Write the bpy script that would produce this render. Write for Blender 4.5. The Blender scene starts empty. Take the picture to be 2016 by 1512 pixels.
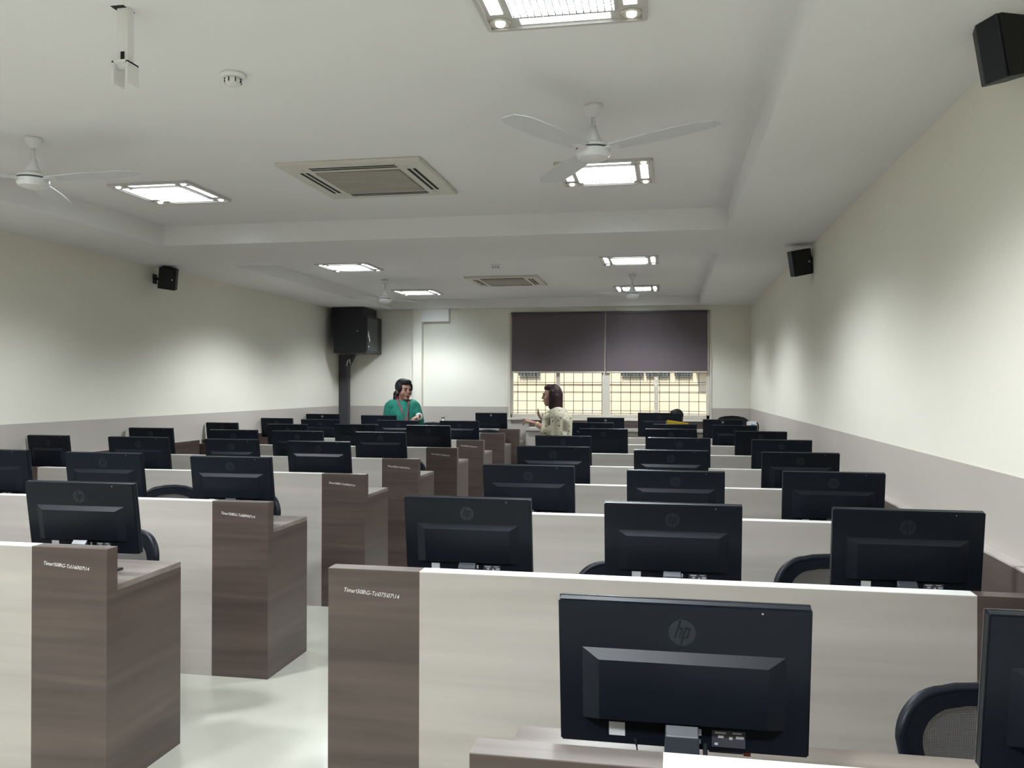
import bpy, bmesh, math, random
from mathutils import Vector, Matrix, Euler
random.seed(7)
PI = math.pi
S = bpy.context.scene
COL = S.collection

# ------------------------------------------------------------------ materials
def mat(name, col, rough=.5, metal=0., spec=.5, emit=None, es=0., coat=0.):
    m = bpy.data.materials.new(name); m.use_nodes = True
    b = m.node_tree.nodes['Principled BSDF']
    b.inputs['Base Color'].default_value = (*col, 1)
    b.inputs['Roughness'].default_value = rough
    b.inputs['Metallic'].default_value = metal
    b.inputs['Specular IOR Level'].default_value = spec
    b.inputs['Coat Weight'].default_value = coat
    if emit:
        b.inputs['Emission Color'].default_value = (*emit, 1)
        b.inputs['Emission Strength'].default_value = es
    return m

def noise_col(m, c1, c2, scale=(1, 1, 1), ns=3., detail=3., lo=.35, hi=.65, bump=0., dist=0., coord='Object', rvar=0.):
    nt = m.node_tree; N = nt.nodes; L = nt.links
    b = N['Principled BSDF']
    tc = N.new('ShaderNodeTexCoord'); mp = N.new('ShaderNodeMapping')
    mp.inputs['Scale'].default_value = scale
    L.new(tc.outputs[coord], mp.inputs['Vector'])
    n = N.new('ShaderNodeTexNoise'); n.inputs['Scale'].default_value = ns
    n.inputs['Detail'].default_value = detail; n.inputs['Distortion'].default_value = dist
    L.new(mp.outputs['Vector'], n.inputs['Vector'])
    r = N.new('ShaderNodeValToRGB')
    r.color_ramp.elements[0].position = lo; r.color_ramp.elements[0].color = (*c1, 1)
    r.color_ramp.elements[1].position = hi; r.color_ramp.elements[1].color = (*c2, 1)
    L.new(n.outputs['Fac'], r.inputs['Fac']); L.new(r.outputs['Color'], b.inputs['Base Color'])
    if bump:
        bp = N.new('ShaderNodeBump'); bp.inputs['Strength'].default_value = bump
        bp.inputs['Distance'].default_value = .002
        L.new(n.outputs['Fac'], bp.inputs['Height']); L.new(bp.outputs['Normal'], b.inputs['Normal'])
    return m

M = {}
M['ceil'] = noise_col(mat('ceiling_paint', (.79, .79, .77), .85, spec=.2), (.775, .77, .765), (.81, .805, .80), ns=.7, lo=.3, hi=.7)
M['wall'] = noise_col(mat('cream_wall_paint', (.78, .76, .68), .6, spec=.3), (.76, .745, .66), (.80, .785, .70), ns=.8, lo=.3, hi=.7)
M['wallfar'] = M['wall']
M['wains'] = noise_col(mat('grey_beige_dado_paint', (.5, .46, .42), .5, spec=.35), (.44, .405, .37), (.485, .45, .415), ns=.9, lo=.3, hi=.7)
M['cream'] = noise_col(mat('pale_laminate', (.5, .48, .44), .38), (.345, .322, .290), (.440, .413, .378), scale=(.35, .35, 7), ns=1.6, detail=4, lo=.3, hi=.7, dist=.3)
M['edge'] = mat('toplit_edge_band', (.80, .80, .78), .35)  # panel edge band, colour lifted to near white for light falling from above
M['brown'] = noise_col(mat('dark_brown_laminate', (.08, .06, .05), .3), (.046, .033, .029), (.104, .077, .066), scale=(.5, .5, 9), ns=1.5, detail=5, lo=.28, hi=.72, dist=.4)
M['browntop'] = noise_col(mat('taupe_laminate_edge', (.2, .17, .15), .35), (.13, .11, .10), (.20, .175, .16), scale=(1, 12, 12), ns=1.6, detail=4)
M['black'] = mat('black_plastic', (.0052, .0075, .012), .42, spec=.2)
M['blackm'] = mat('matt_black_plastic', (.008, .010, .014), .5, spec=.3)
M['bezel'] = mat('glossy_black_bezel', (.02, .022, .027), .2, spec=.6, coat=.3)
M['screen'] = mat('dark_screen', (.008, .008, .01), .1)
M['neck'] = mat('dark_grey_stand', (.030, .036, .046), .4)
M['logo'] = mat('dark_logo', (.011, .015, .020), .35, spec=.35)
M['silver'] = mat('silver', (.55, .56, .58), .3, metal=.7)
M['white'] = mat('white_plastic', (.78, .78, .77), .4)
M['fanw'] = mat('white_fan_enamel', (.72, .72, .72), .35)
M['lblw'] = mat('paper_label', (.55, .57, .6), .5)
M['lblg'] = mat('grey_label', (.06, .06, .075), .4)
M['chalk'] = mat('chalk_white_marker', (.8, .8, .78), .8)
M['bladem'] = mat('fan_blade_enamel', (.60, .61, .62), .4)
M['acp'] = mat('ivory_ac_plastic', (.62, .60, .54), .45)
M['acg'] = noise_col(mat('ac_grille', (.33, .31, .26), .6), (.27, .25, .21), (.36, .34, .29), scale=(1, 90, 1), ns=2, lo=.45, hi=.55)
M['dark'] = mat('dark_void', (.008, .008, .007), .8)
M['lightframe'] = mat('luminaire_frame', (.55, .53, .51), .35, metal=.2)
M['blade'] = mat('louvre_metal', (.6, .64, .68), .25, metal=.8)
M['emit'] = mat('lit_diffuser', (.8, .8, .8), .5, emit=(.82, .94, 1.), es=52.)
M['emits'] = mat('lit_perforated_strip', (.8, .8, .8), .5, emit=(.93, .98, 1.), es=2.4)
M['lens'] = mat('spot_reflector', (.7, .68, .6), .2, metal=.5)
M['lenson'] = mat('lit_spot_lamp', (.8, .8, .8), .3, emit=(1, .97, .9), es=2.5)
M['blind'] = noise_col(mat('plum_grey_blind', (.06, .05, .052), .8, spec=.2), (.105, .085, .094), (.122, .100, .110), scale=(2, 2, 2), ns=60)
M['frame'] = mat('cream_window_aluminium', (.66, .62, .54), .4)
M['grill'] = mat('grille_steel', (.05, .045, .04), .5)
M['cab'] = mat('black_rack_steel', (.010, .012, .015), .35, spec=.4)
M['cabg'] = mat('smoked_rack_door', (.028, .031, .036), .25)
M['duct'] = mat('dark_grey_trunking', (.055, .053, .062), .5)
M['rope'] = mat('white_cord', (.7, .7, .68), .6)
M['steel'] = mat('steel', (.6, .6, .6), .25, metal=1.)
M['skin'] = noise_col(mat('brown_skin', (.22, .12, .085), .5), (.21, .115, .085), (.27, .15, .11), ns=8)
M['skin2'] = noise_col(mat('light_brown_skin', (.3, .17, .12), .5), (.30, .165, .12), (.37, .21, .155), ns=8)
M['hair'] = noise_col(mat('black_hair', (.01, .009, .012), .62, spec=.2), (.006, .005, .008), (.014, .011, .014), scale=(30, 30, 2), ns=4)
M['hair2'] = noise_col(mat('dark_brown_hair', (.03, .014, .014), .6, spec=.2), (.014, .007, .008), (.030, .014, .014), scale=(30, 30, 2), ns=4)
M['green'] = noise_col(mat('teal_green_cotton', (.0, .16, .11), .8), (.003, .12, .088), (.006, .19, .135), scale=(4, 4, 2), ns=5)
M['dkgreen'] = mat('dark_green_cloth', (.022, .030, .024), .85)
M['darkcloth'] = mat('dark_shirt', (.02, .022, .02), .85)
M['red'] = mat('red_lanyard', (.5, .02, .07), .6)
M['pink'] = mat('pink_badge_strap', (.6, .16, .26), .6)
M['yellow'] = mat('yellow_folder', (.90, .62, .05), .5)
M['blue'] = mat('blue_print', (.03, .3, .55), .5)
M['redst'] = mat('red_sticker', (.35, .06, .05), .5)
M['lips'] = mat('lips', (.25, .06, .06), .5)
M['eyew'] = mat('dark_eye', (.01, .008, .008), .2)
M['gold'] = mat('watch_gold', (.6, .5, .3), .3, metal=.8)

# floor: glossy cream vitrified tiles
def floor_mat():
    m = mat('cream_vitrified_tile', (.72, .73, .67), .16, spec=.5)
    nt = m.node_tree; N = nt.nodes; L = nt.links; b = N['Principled BSDF']
    tc = N.new('ShaderNodeTexCoord')
    br = N.new('ShaderNodeTexBrick'); br.offset = 0
    br.inputs['Scale'].default_value = 1.
    br.inputs['Brick Width'].default_value = .6; br.inputs['Row Height'].default_value = .6
    br.inputs['Mortar Size'].default_value = .0016
    br.inputs['Color1'].default_value = (.48, .48, .415, 1); br.inputs['Color2'].default_value = (.505, .505, .435, 1)
    br.inputs['Mortar'].default_value = (.5, .5, .45, 1)
    L.new(tc.outputs['Object'], br.inputs['Vector'])
    n = N.new('ShaderNodeTexNoise'); n.inputs['Scale'].default_value = 3; n.inputs['Detail'].default_value = 5
    L.new(tc.outputs['Object'], n.inputs['Vector'])
    mx = N.new('ShaderNodeMix'); mx.data_type = 'RGBA'; mx.blend_type = 'MULTIPLY'
    mx.inputs[0].default_value = .18
    L.new(br.outputs['Color'], mx.inputs[6]); L.new(n.outputs['Fac'], mx.inputs[7])
    L.new(mx.outputs[2], b.inputs['Base Color'])
    return m
M['floor'] = floor_mat()

# see-through woven mesh of the chair backs
def mesh_mat():
    m = mat('woven_chair_mesh', (.03, .032, .036), .6)
    nt = m.node_tree; N = nt.nodes; L = nt.links; b = N['Principled BSDF']
    tc = N.new('ShaderNodeTexCoord'); mp = N.new('ShaderNodeMapping')
    mp.inputs['Rotation'].default_value = (0, PI / 4, 0); mp.inputs['Scale'].default_value = (330, 1, 330)
    L.new(tc.outputs['Object'], mp.inputs['Vector'])
    ch = N.new('ShaderNodeTexChecker'); ch.inputs['Scale'].default_value = 1
    sep = N.new('ShaderNodeSeparateXYZ'); cmb = N.new('ShaderNodeCombineXYZ')
    L.new(mp.outputs['Vector'], sep.inputs[0]); L.new(sep.outputs[0], cmb.inputs[0]); L.new(sep.outputs[2], cmb.inputs[1])
    cmb.inputs[2].default_value = .5
    L.new(cmb.outputs[0], ch.inputs['Vector'])
    mr = N.new('ShaderNodeMapRange'); mr.inputs['To Min'].default_value = .58; mr.inputs['To Max'].default_value = 1.
    L.new(ch.outputs['Fac'], mr.inputs['Value']); L.new(mr.outputs['Result'], b.inputs['Alpha'])
    return m
M['mesh'] = mesh_mat()

def shawl_mat():
    m = mat('cream_printed_shawl', (.5, .48, .36), .85)
    nt = m.node_tree; N = nt.nodes; L = nt.links; b = N['Principled BSDF']
    tc = N.new('ShaderNodeTexCoord')
    v = N.new('ShaderNodeTexVoronoi'); v.inputs['Scale'].default_value = 24
    L.new(tc.outputs['Object'], v.inputs['Vector'])
    r = N.new('ShaderNodeValToRGB'); r.color_ramp.interpolation = 'CONSTANT'
    r.color_ramp.elements[0].color = (.09, .09, .06, 1); r.color_ramp.elements[1].position = .24
    r.color_ramp.elements[1].color = (.38, .36, .27, 1)
    L.new(v.outputs['Distance'], r.inputs['Fac']); L.new(r.outputs['Color'], b.inputs['Base Color'])
    return m
M['shawl'] = shawl_mat()

def glass_mat():
    m = bpy.data.materials.new('window_glass'); m.use_nodes = True
    nt = m.node_tree; N = nt.nodes; L = nt.links
    for n in list(N): N.remove(n)
    o = N.new('ShaderNodeOutputMaterial'); mx = N.new('ShaderNodeMixShader')
    t = N.new('ShaderNodeBsdfTransparent'); g = N.new('ShaderNodeBsdfGlossy'); g.inputs['Roughness'].default_value = .02
    f = N.new('ShaderNodeFresnel'); f.inputs['IOR'].default_value = 1.3
    t.inputs['Color'].default_value = (.96, .97, .96, 1)
    L.new(f.outputs[0], mx.inputs[0]); L.new(t.outputs[0], mx.inputs[1]); L.new(g.outputs[0], mx.inputs[2]); L.new(mx.outputs[0], o.inputs[0])
    return m
M['glass'] = glass_mat()

# ------------------------------------------------------------------ geometry helpers
class MB:
    def __init__(s): s.bm = bmesh.new()
    def box(s, x0, x1, y0, y1, z0, z1, bev=0.):
        r = bmesh.ops.create_cube(s.bm, size=1)
        bmesh.ops.scale(s.bm, vec=(x1 - x0, y1 - y0, z1 - z0), verts=r['verts'])
        bmesh.ops.translate(s.bm, vec=((x0 + x1) / 2, (y0 + y1) / 2, (z0 + z1) / 2), verts=r['verts'])
        if bev:
            es = list({e for v in r['verts'] for e in v.link_edges})
            bmesh.ops.bevel(s.bm, geom=es, offset=bev, segments=2, affect='EDGES')
        return s
    def prism(s, pts, axis, a, b):
        """pts: 2-D outline; axis 'x','y','z' is the extrusion axis"""
        def P(u, v, w): return {'x': (w, u, v), 'y': (u, w, v), 'z': (u, v, w)}[axis]
        A = [s.bm.verts.new(P(u, v, a)) for u, v in pts]; B = [s.bm.verts.new(P(u, v, b)) for u, v in pts]
        n = len(pts); s.bm.faces.new(A); s.bm.faces.new(B[::-1])
        for i in range(n): s.bm.faces.new([A[i], B[i], B[(i + 1) % n], A[(i + 1) % n]])
        return s
    def hexa(s, lo, hi):
        """lo, hi: four corners each -> closed box-like solid"""
        A = [s.bm.verts.new(p) for p in lo]; B = [s.bm.verts.new(p) for p in hi]
        s.bm.faces.new(A); s.bm.faces.new(B[::-1])
        for i in range(4): s.bm.faces.new([A[i], B[i], B[(i + 1) % 4], A[(i + 1) % 4]])
        return s
    def tube(s, pts, r, seg=10, closed=False, up=None):
        pts = [Vector(p) for p in pts]; n = len(pts); rings = []
        rr = r if isinstance(r, (list, tuple)) else [r] * n
        fixed = Vector(up) if up else None; up = Vector((0, 0, 1))
        for i, p in enumerate(pts):
            if closed: d = pts[(i + 1) % n] - pts[i - 1]
            else: d = pts[min(i + 1, n - 1)] - pts[max(i - 1, 0)]
            d.normalize()
            u = fixed if fixed else (up if abs(d.dot(up)) < .95 else Vector((0, 1, 0)))
            a = d.cross(u).normalized(); b = d.cross(a).normalized()
            rings.append([s.bm.verts.new(p + (a * math.cos(2 * PI * k / seg) + b * math.sin(2 * PI * k / seg)) * rr[i]) for k in range(seg)])
        m = n if closed else n - 1
        for i in range(m):
            A, B = rings[i], rings[(i + 1) % n]
            for k in range(seg): s.bm.faces.new([A[k], A[(k + 1) % seg], B[(k + 1) % seg], B[k]])
        if not closed:
            s.bm.faces.new(rings[0][::-1]); s.bm.faces.new(rings[-1])
        return s
    def lathe(s, prof, cx=0, cy=0, seg=28):
        """prof: list of (r,z)"""
        rings = []
        for r, z in prof:
            if r < 1e-6: rings.append([s.bm.verts.new((cx, cy, z))])
            else: rings.append([s.bm.verts.new((cx + r * math.cos(2 * PI * k / seg), cy + r * math.sin(2 * PI * k / seg), z)) for k in range(seg)])
        for A, B in zip(rings, rings[1:]):
            if len(A) == 1 and len(B) == 1: continue
            for k in range(seg):
                k2 = (k + 1) % seg
                if len(A) == 1: s.bm.faces.new([A[0], B[k2], B[k]])
                elif len(B) == 1: s.bm.faces.new([A[k], A[k2], B[0]])
                else: s.bm.faces.new([A[k], A[k2], B[k2], B[k]])
        if len(rings[0]) > 1: s.bm.faces.new(rings[0])
        if len(rings[-1]) > 1: s.bm.faces.new(rings[-1][::-1])
        return s
    def ell(s, c, r, seg=16, rot=None):
        res = bmesh.ops.create_uvsphere(s.bm, u_segments=seg, v_segments=seg * 3 // 4, radius=1)
        if isinstance(r, (int, float)): r = (r, r, r)
        bmesh.ops.scale(s.bm, vec=r, verts=res['verts'])
        if rot: bmesh.ops.rotate(s.bm, cent=(0, 0, 0), matrix=Euler(rot).to_matrix(), verts=res['verts'])
        bmesh.ops.translate(s.bm, vec=c, verts=res['verts'])
        return s
    def limb(s, p0, r0, p1, r1, n=7):
        p0, p1 = Vector(p0), Vector(p1)
        for i in range(n + 1):
            t = i / n; s.ell(p0.lerp(p1, t), r0 + (r1 - r0) * t, 10)
        s.tube([p0, p1], [r0, r1], 12)
        return s
    def xf(s, mtx):
        bmesh.ops.transform(s.bm, matrix=mtx, verts=s.bm.verts); return s
    def build(s, name, m, parent=None, smooth=False, loc=None, rotz=0., bev=0.):
        bmesh.ops.recalc_face_normals(s.bm, faces=s.bm.faces)
        me = bpy.data.meshes.new(name); s.bm.to_mesh(me); s.bm.free()
        me.materials.append(m)
        if smooth:
            for p in me.polygons: p.use_smooth = True
        o = bpy.data.objects.new(name, me); COL.objects.link(o)
        if parent: o.parent = parent
        if loc: o.location = loc
        if rotz: o.rotation_euler.z = rotz
        if bev:
            b = o.modifiers.new('bevel', 'BEVEL'); b.width = bev; b.segments = 2; b.limit_method = 'ANGLE'
        return o

def autosmooth(o, ang=35):
    for p in o.data.polygons: p.use_smooth = True
    e = o.data
    bm = bmesh.new(); bm.from_mesh(e)
    for ed in bm.edges:
        if len(ed.link_faces) == 2 and ed.calc_face_angle(0) > math.radians(ang): ed.smooth = False
    bm.to_mesh(e); bm.free(); return o

def empty(name, loc=(0, 0, 0), rz=0.):
    o = bpy.data.objects.new(name, None); COL.objects.link(o)
    o.location = loc; o.rotation_euler.z = rz; o.empty_display_size = .05
    return o
def tag(o, label=None, cat=None, group=None, kind=None):
    if label: o['label'] = label
    if cat: o['category'] = cat
    if group: o['group'] = group
    if kind: o['kind'] = kind
    return o
def struct(o): o['kind'] = 'structure'; return o
def copy_tree(o, parent=None):
    c = o.copy(); COL.objects.link(c); c.parent = parent
    for ch in [x for x in bpy.data.objects if x.parent == o and x.name in COL.objects]: copy_tree(ch, c)
    return c

def remeshed(mb, name, m, parent, voxel=.006, smooth_it=4):
    o = mb.build(name, m, parent)
    r = o.modifiers.new('r', 'REMESH'); r.mode = 'VOXEL'; r.voxel_size = voxel; r.use_smooth_shade = True
    if smooth_it:
        sm = o.modifiers.new('s', 'SMOOTH'); sm.iterations = smooth_it; sm.factor = .5
    dg = bpy.context.evaluated_depsgraph_get()
    me = bpy.data.meshes.new_from_object(o.evaluated_get(dg))
    old = o.data; o.modifiers.clear(); o.data = me; bpy.data.meshes.remove(old)
    me.name = name
    if not me.materials: me.materials.append(m)
    for p in me.polygons: p.use_smooth = True
    return o

def text_part(s, size, m, parent, loc, rot=(PI / 2, 0, 0), extr=.0006, name='writing', shear=0., off=0., wid=None):
    cu = bpy.data.curves.new(name, 'FONT'); cu.body = s; cu.size = size; cu.extrude = extr; cu.shear = shear; cu.offset = off
    cu.resolution_u = 3
    t = bpy.data.objects.new(name, cu); COL.objects.link(t)
    bpy.context.view_layer.update()
    dg = bpy.context.evaluated_depsgraph_get()
    me = bpy.data.meshes.new_from_object(t.evaluated_get(dg))
    bpy.data.objects.remove(t); bpy.data.curves.remove(cu)
    if wid:
        xs = [v.co.x for v in me.vertices]; k = wid / (max(xs) - min(xs))
        for v in me.vertices: v.co.x *= k
    me.materials.clear(); me.materials.append(m); me.name = name
    o = bpy.data.objects.new(name, me); COL.objects.link(o)
    o.parent = parent; o.location = loc; o.rotation_euler = rot
    return o

# ------------------------------------------------------------------ room dimensions
XL, XR, YF, YB = -4.75, 1.106, 11.887, -2.2
ZS, ZT1, ZT2 = 2.616, 2.771, 2.745
TX0, TX1, TY0, TY1 = -3.960, .420, -1.2, 6.148
UX0, UX1, UY0, UY1 = -3.967, .397, 7.290, 11.733
ZW = 1.215
WX0, WX1, WZ0, WZ1 = -2.222, .575, 1.065, 2.556

struct(MB().box(XL - .2, XR + .2, YB - .2, YF + .2, -.12, 0).build('floor', M['floor']))
c = MB()
c.box(XL - .2, XR + .2, YB - .2, YF + .25, ZT1, ZT1 + .15)
c.box(XL - .2, TX0, YB - .2, YF + .25, ZS, ZT1); c.box(TX1, XR + .2, YB - .2, YF + .25, ZS, ZT1)
c.box(TX0, TX1, YB - .2, TY0, ZS, ZT1); c.box(TX0, TX1, TY1, UY0, ZS, ZT1); c.box(TX0, TX1, UY1, YF + .25, ZS, ZT1)
c.box(TX0, TX1, UY0, UY1, ZT2, ZT1)
struct(c.build('ceiling', M['ceil']))

def wall_mesh(name, boxes, m): 
    b = MB()
    for q in boxes: b.box(*q)
    return struct(b.build(name, m))
wall_mesh('wall_left', [(XL - .2, XL, YB - .2, YF + .2, 0, ZS)], M['wall'])
wall_mesh('wall_right', [(XR, XR + .2, YB - .2, YF + .2, 0, ZS)], M['wall'])
wall_mesh('wall_back', [(XL, XR, YB - .2, YB, 0, ZS)], M['wall'])
wall_mesh('wall_far', [(XL, WX0, YF, YF + .2, 0, ZS), (WX1, XR, YF, YF + .2, 0, ZS), (WX0, WX1, YF, YF + .2, 0, WZ0), (WX0, WX1, YF, YF + .2, WZ1, ZS)], M['wallfar'])
# dado painted to chest height, as thin lining on each wall
struct(MB().box(XL, XL + .004, YB, YF, 0, ZW).build('trim_1', M['wains']))
struct(MB().box(XR - .004, XR, YB, YF, 0, ZW).build('trim_2', M['wains']))
struct(MB().box(XL, WX0 - .01, YF - .004, YF, 0, ZW).box(WX1 + .01, XR, YF - .004, YF, 0, ZW).box(WX0 - .01, WX1 + .01, YF - .004, YF, 0, WZ0 - .035).build('trim_3', M['wains']))
# slim pilaster and stub beam on the far wall
struct(MB().box(-3.62, -3.49, YF - .10, YF, 0, ZS).build('trim_4', M['wallfar']))
struct(MB().box(-3.49, -3.09, YF - .10, YF, 2.435, ZS).build('trim_5', M['ceil']))

# ------------------------------------------------------------------ window
win = struct(empty('window_1', ((WX0 + WX1) / 2, YF, WZ0)))
ox, oy, oz = win.location
def wb(*q):
    return (q[0] - ox, q[1] - ox, q[2] - oy, q[3] - oy, q[4] - oz, q[5] - oz)
f = MB(); y0, y1 = YF + .03, YF + .09
for q in [(WX0, WX0 + .045, y0, y1, WZ0, WZ1), (WX1 - .055, WX1, y0, y1, WZ0, WZ1), (WX0, WX1, y0, y1, WZ0, WZ0 + .05), (WX0, WX1, y0, y1, WZ1 - .05, WZ1),
          (-.905, -.800, y0 - .01, y1, WZ0, WZ1)]: f.box(*wb(*q))
f.build('window_frame', M['frame'], win, bev=.003)
MB().box(*wb(-1.555, -1.505, y0 + .01, y1, WZ0 + .05, WZ1 - .05)).build('window_mullion', M['frame'], win)
MB().box(*wb(-.185, -.130, y0 + .01, y1, WZ0 + .05, WZ1 - .05)).build('window_mullion', M['frame'], win)
for a, b in ((WX0 + .045, -1.555), (-1.505, -.905), (-.80, -.185), (-.13, WX1 - .055)):
    MB().box(*wb(a, b, YF + .06, YF + .064, WZ0 + .05, WZ1 - .05)).build('window_pane', M['glass'], win)
MB().box(*wb(WX0 - .02, WX1 + .02, YF - .045, YF + .03, WZ0 - .035, WZ0)).build('window_sill', M['frame'], win, bev=.004)
# casing on the room side
MB().box(*wb(WX0 - .012, WX0 + .012, YF - .012, YF + .03, WZ0, WZ1)).box(*wb(WX1 - .012, WX1 + .012, YF - .012, YF + .03, WZ0, WZ1)).build('window_casing', M['frame'], win)
# steel grille outside the glass
g = MB()
z = WZ0 + .10
while z < WZ1: g.box(*wb(WX0, WX1, YF + .14, YF + .147, z - .0035, z + .0035)); z += .134
x = WX0 + .10
while x < WX1: g.box(*wb(x - .0035, x + .0035, YF + .14, YF + .147, WZ0, WZ1)); x += .134
g.build('window_grille', M['grill'], win)

def blind(x0, x1, label):
    t = empty('roller_blind', ((x0 + x1) / 2, YF - .02, WZ1))
    w = (x1 - x0) / 2
    MB().box(-w, w, -.002, .001, -(WZ1 - 1.717), -.02).build('blind_fabric', M['blind'], t)
    MB().box(-w - .005, w + .005, -.02, .018, -.03, .0, .004).build('blind_headrail', M['duct'], t)
    MB().box(-w, w, -.008, .006, -(WZ1 - 1.700), -(WZ1 - 1.717), .002).build('bottom_bar', M['frame'], t)
    return tag(t, label, 'window blind', 'roller blinds on the far window')
b1 = blind(-2.185, -.868, 'left dark plum-grey roller blind half lowered over the far window')
b2 = blind(-.845, .530, 'right dark plum-grey roller blind half lowered over the far window')
MB().tube([(-.675, -.012, 0), (-.675, -.014, -.8), (-.672, -.02, -1.60)], .004, 6).tube([(-.655, -.012, 0), (-.655, -.014, -.8), (-.645, -.03, -1.52)], .003, 6).build('pull_cord', M['rope'], b1)
MB().tube([(.70, -.012, 0), (.702, -.014, -1.4)], .004, 6).build('pull_cord', M['rope'], b2)

# ------------------------------------------------------------------ outside
t = empty('opposite_building', (-1, 17.4, -3))
fm = noise_col(mat('sunlit_cream_facade', (.8, .68, .5), .8), (.75, .66, .50), (.81, .71, .55), scale=(1, 1, 3), ns=1.2)
w = MB().box(-16, 16, 0, .3, 0, 12)
for k in range(14): w.box(-16, 16, -.012, 0, 3.55 + k * .42, 3.56 + k * .42)
w.box(-16, 16, -.03, 0, 4.56, 4.60)
w.build('facade', fm, t)
def fx(px):  # facade x for a few measured openings
    return px
wm = mat('facade_window_frame', (.7, .7, .68), .5); wg = mat('facade_window_glass', (.25, .33, .40), .15)
for x0, x1 in ((-2.03, -1.62), (.08, .50), (.57, 1.02), (1.14, 1.47)):
    o = MB().box(x0, x1, -.05, -.01, 4.73, 5.9).build('facade_window', wg, t)
    q = MB()
    for i in range(7): xx = x0 + (x1 - x0) * i / 6; q.box(xx - .008, xx + .008, -.09, -.075, 4.73, 5.9)
    for i in range(17): zz = 4.69 + 1.21 * i / 16; q.box(x0, x1, -.09, -.075, zz - .008, zz + .008)
    q.build('facade_window_grille', M['grill'], o)
MB().box(1.55, 2.0, -.35, -.01, 4.80, 5.25, .02).build('air_conditioner_unit', M['white'], t)
tag(t, 'sunlit cream building seen through the lower half of the far window', 'building')
struct(MB().box(-20, 20, YF + .3, 40, -3.2, -3.0).build('ground', mat('paving', (.4, .38, .34), .9)))

# ------------------------------------------------------------------ wall-side counter under the window
t = empty('window_counter', (-.42, YF - .004, 0))
MB().box(-1.51, 1.51, -.03, 0, .93, 1.027).build('backsplash', M['brown'], t)
MB().box(-1.51, 1.51, -.34, -.0, .895, .93).build('counter_top', M['cream'], t, bev=.002)
MB().box(-1.51, 1.51, -.30, -.27, 0, .895).build('front_panel', M['cream'], t)
tag(t, 'long low counter with brown backsplash running under the far window', 'counter')

# ------------------------------------------------------------------ benches
def bench(name, y, x0, x1, aisle, H=.904, D=.478, w=.3105, wall=None, txt=None, xcut=None, label='', top=.762, chips=True, wallw=.227, lbl_side=True):
    """partition + desk. x0<x1 span; aisle = 'r' (aisle end is x1) or 'l' (aisle end is x0)"""
    T = .0608
    t = empty(name, ((x0 + x1) / 2, y, 0)); cx = (x0 + x1) / 2
    def X(v): return v - cx
    ax = x1 if aisle == 'r' else x0
    bx0, bx1 = (x1 - w, x1) if aisle == 'r' else (x0, x0 + w)       # brown column
    if wallw: wx0, wx1 = (x0, x0 + wallw) if aisle == 'r' else (x1 - wallw, x1)
    cx0, cx1 = (x0 + wallw, bx0) if aisle == 'r' else (bx1, x1 - wallw)
    e = .002
    MB().box(X(cx0), X(cx1), 0, T, 0, H - e).build('partition_panel', M['cream'], t)
    MB().box(X(cx0), X(cx1), 0, T, H - e, H).build('edge_band', M['edge'], t)
    ep = MB().box(X(bx0), X(bx1), 0, T, 0, H - e)
    ep.box(X(ax) - (.02 if aisle == 'r' else 0), X(ax) + (0 if aisle == 'r' else .02), T, D, 0, top - .022)
    epo = ep.build('end_panel', M['brown'], t)
    MB().box(X(bx0), X(bx1), 0, T, H - e, H).build('end_panel_top', M['browntop'], t)
    if wallw:
        MB().box(X(wx0), X(wx1), 0, T, 0, H - e).box(X(wx0), X(wx1), 0, T, H - e, H).build('wall_end_panel', M['brown'], t)
    MB().box(X(x0), X(x1), T, D, top - .022, top).build('desktop', M['deskt'], t, bev=.0015)
    MB().box(X(x0) + .05, X(x1) - .05, T, T + .10, top - .12, top - .022).build('cable_tray', M['browntop'], t)
    if txt:
        lx = bx0 + .052 if aisle == 'l' else bx0 + .048
        text_part(txt[0], .0195, M['chalk'], epo, (X(lx), -.0008, txt[1]), (PI / 2, math.radians(5), 0), wid=.188, shear=.2, off=-.0002)
    tag(t, label, 'computer bench', None)
    return t
M['deskt'] = noise_col(mat('desktop_laminate', (.2, .17, .15), .3), (.13, .108, .094), (.22, .19, .168), scale=(.6, 8, 8), ns=1.6, detail=4)

ordn = ['nearest', 'second', 'third', 'fourth', 'fifth', 'sixth', 'seventh', 'eighth']
XLA = -2.009; XRA = -1.0955
LY = [2.777, 4.045, 5.46, 6.70, 8.00, 9.20, 10.42]
LT = ['Timsr\\508\\G-Ta\\160\\07\\14', 'Timsr\\508\\G-Ta\\089\\07\\14', 'Timsr\\508\\G-Ta\\090\\07\\14', 'Timsr\\508\\G-Ta\\091\\07\\14', 'Timsr\\508\\G-Ta\\092\\07\\14', 'Timsr\\508\\G-Ta\\093\\07\\14', None]
LH = [(.904)] * 6 + [.918]
for i, y in enumerate(LY):
    bench('computer_bench', y, XL + .006, XLA, 'r', H=LH[i], txt=(LT[i], .838) if LT[i] else None,
          label='pale partitioned bench with brown end, %s from the camera in the left-hand block' % ordn[i])
bench('computer_bench', 11.15, XL + .006, -1.945, 'r', H=.934, D=.45, w=.28, label='last pale partitioned bench of the left-hand block, against the far wall')
RY = [1.349, 2.6356, 3.93, 5.15, 6.36, 7.60, 8.85, 10.03]
for i, y in enumerate(RY):
    bench('computer_bench', y, XRA if i else -.3165, XR - .005, 'l', txt=('Timsr\\508\\G-Ta\\075\\07\\14', .829) if i == 1 else None,
          label='pale partitioned bench with brown end, %s from the camera in the right-hand block' % ordn[i])
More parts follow.
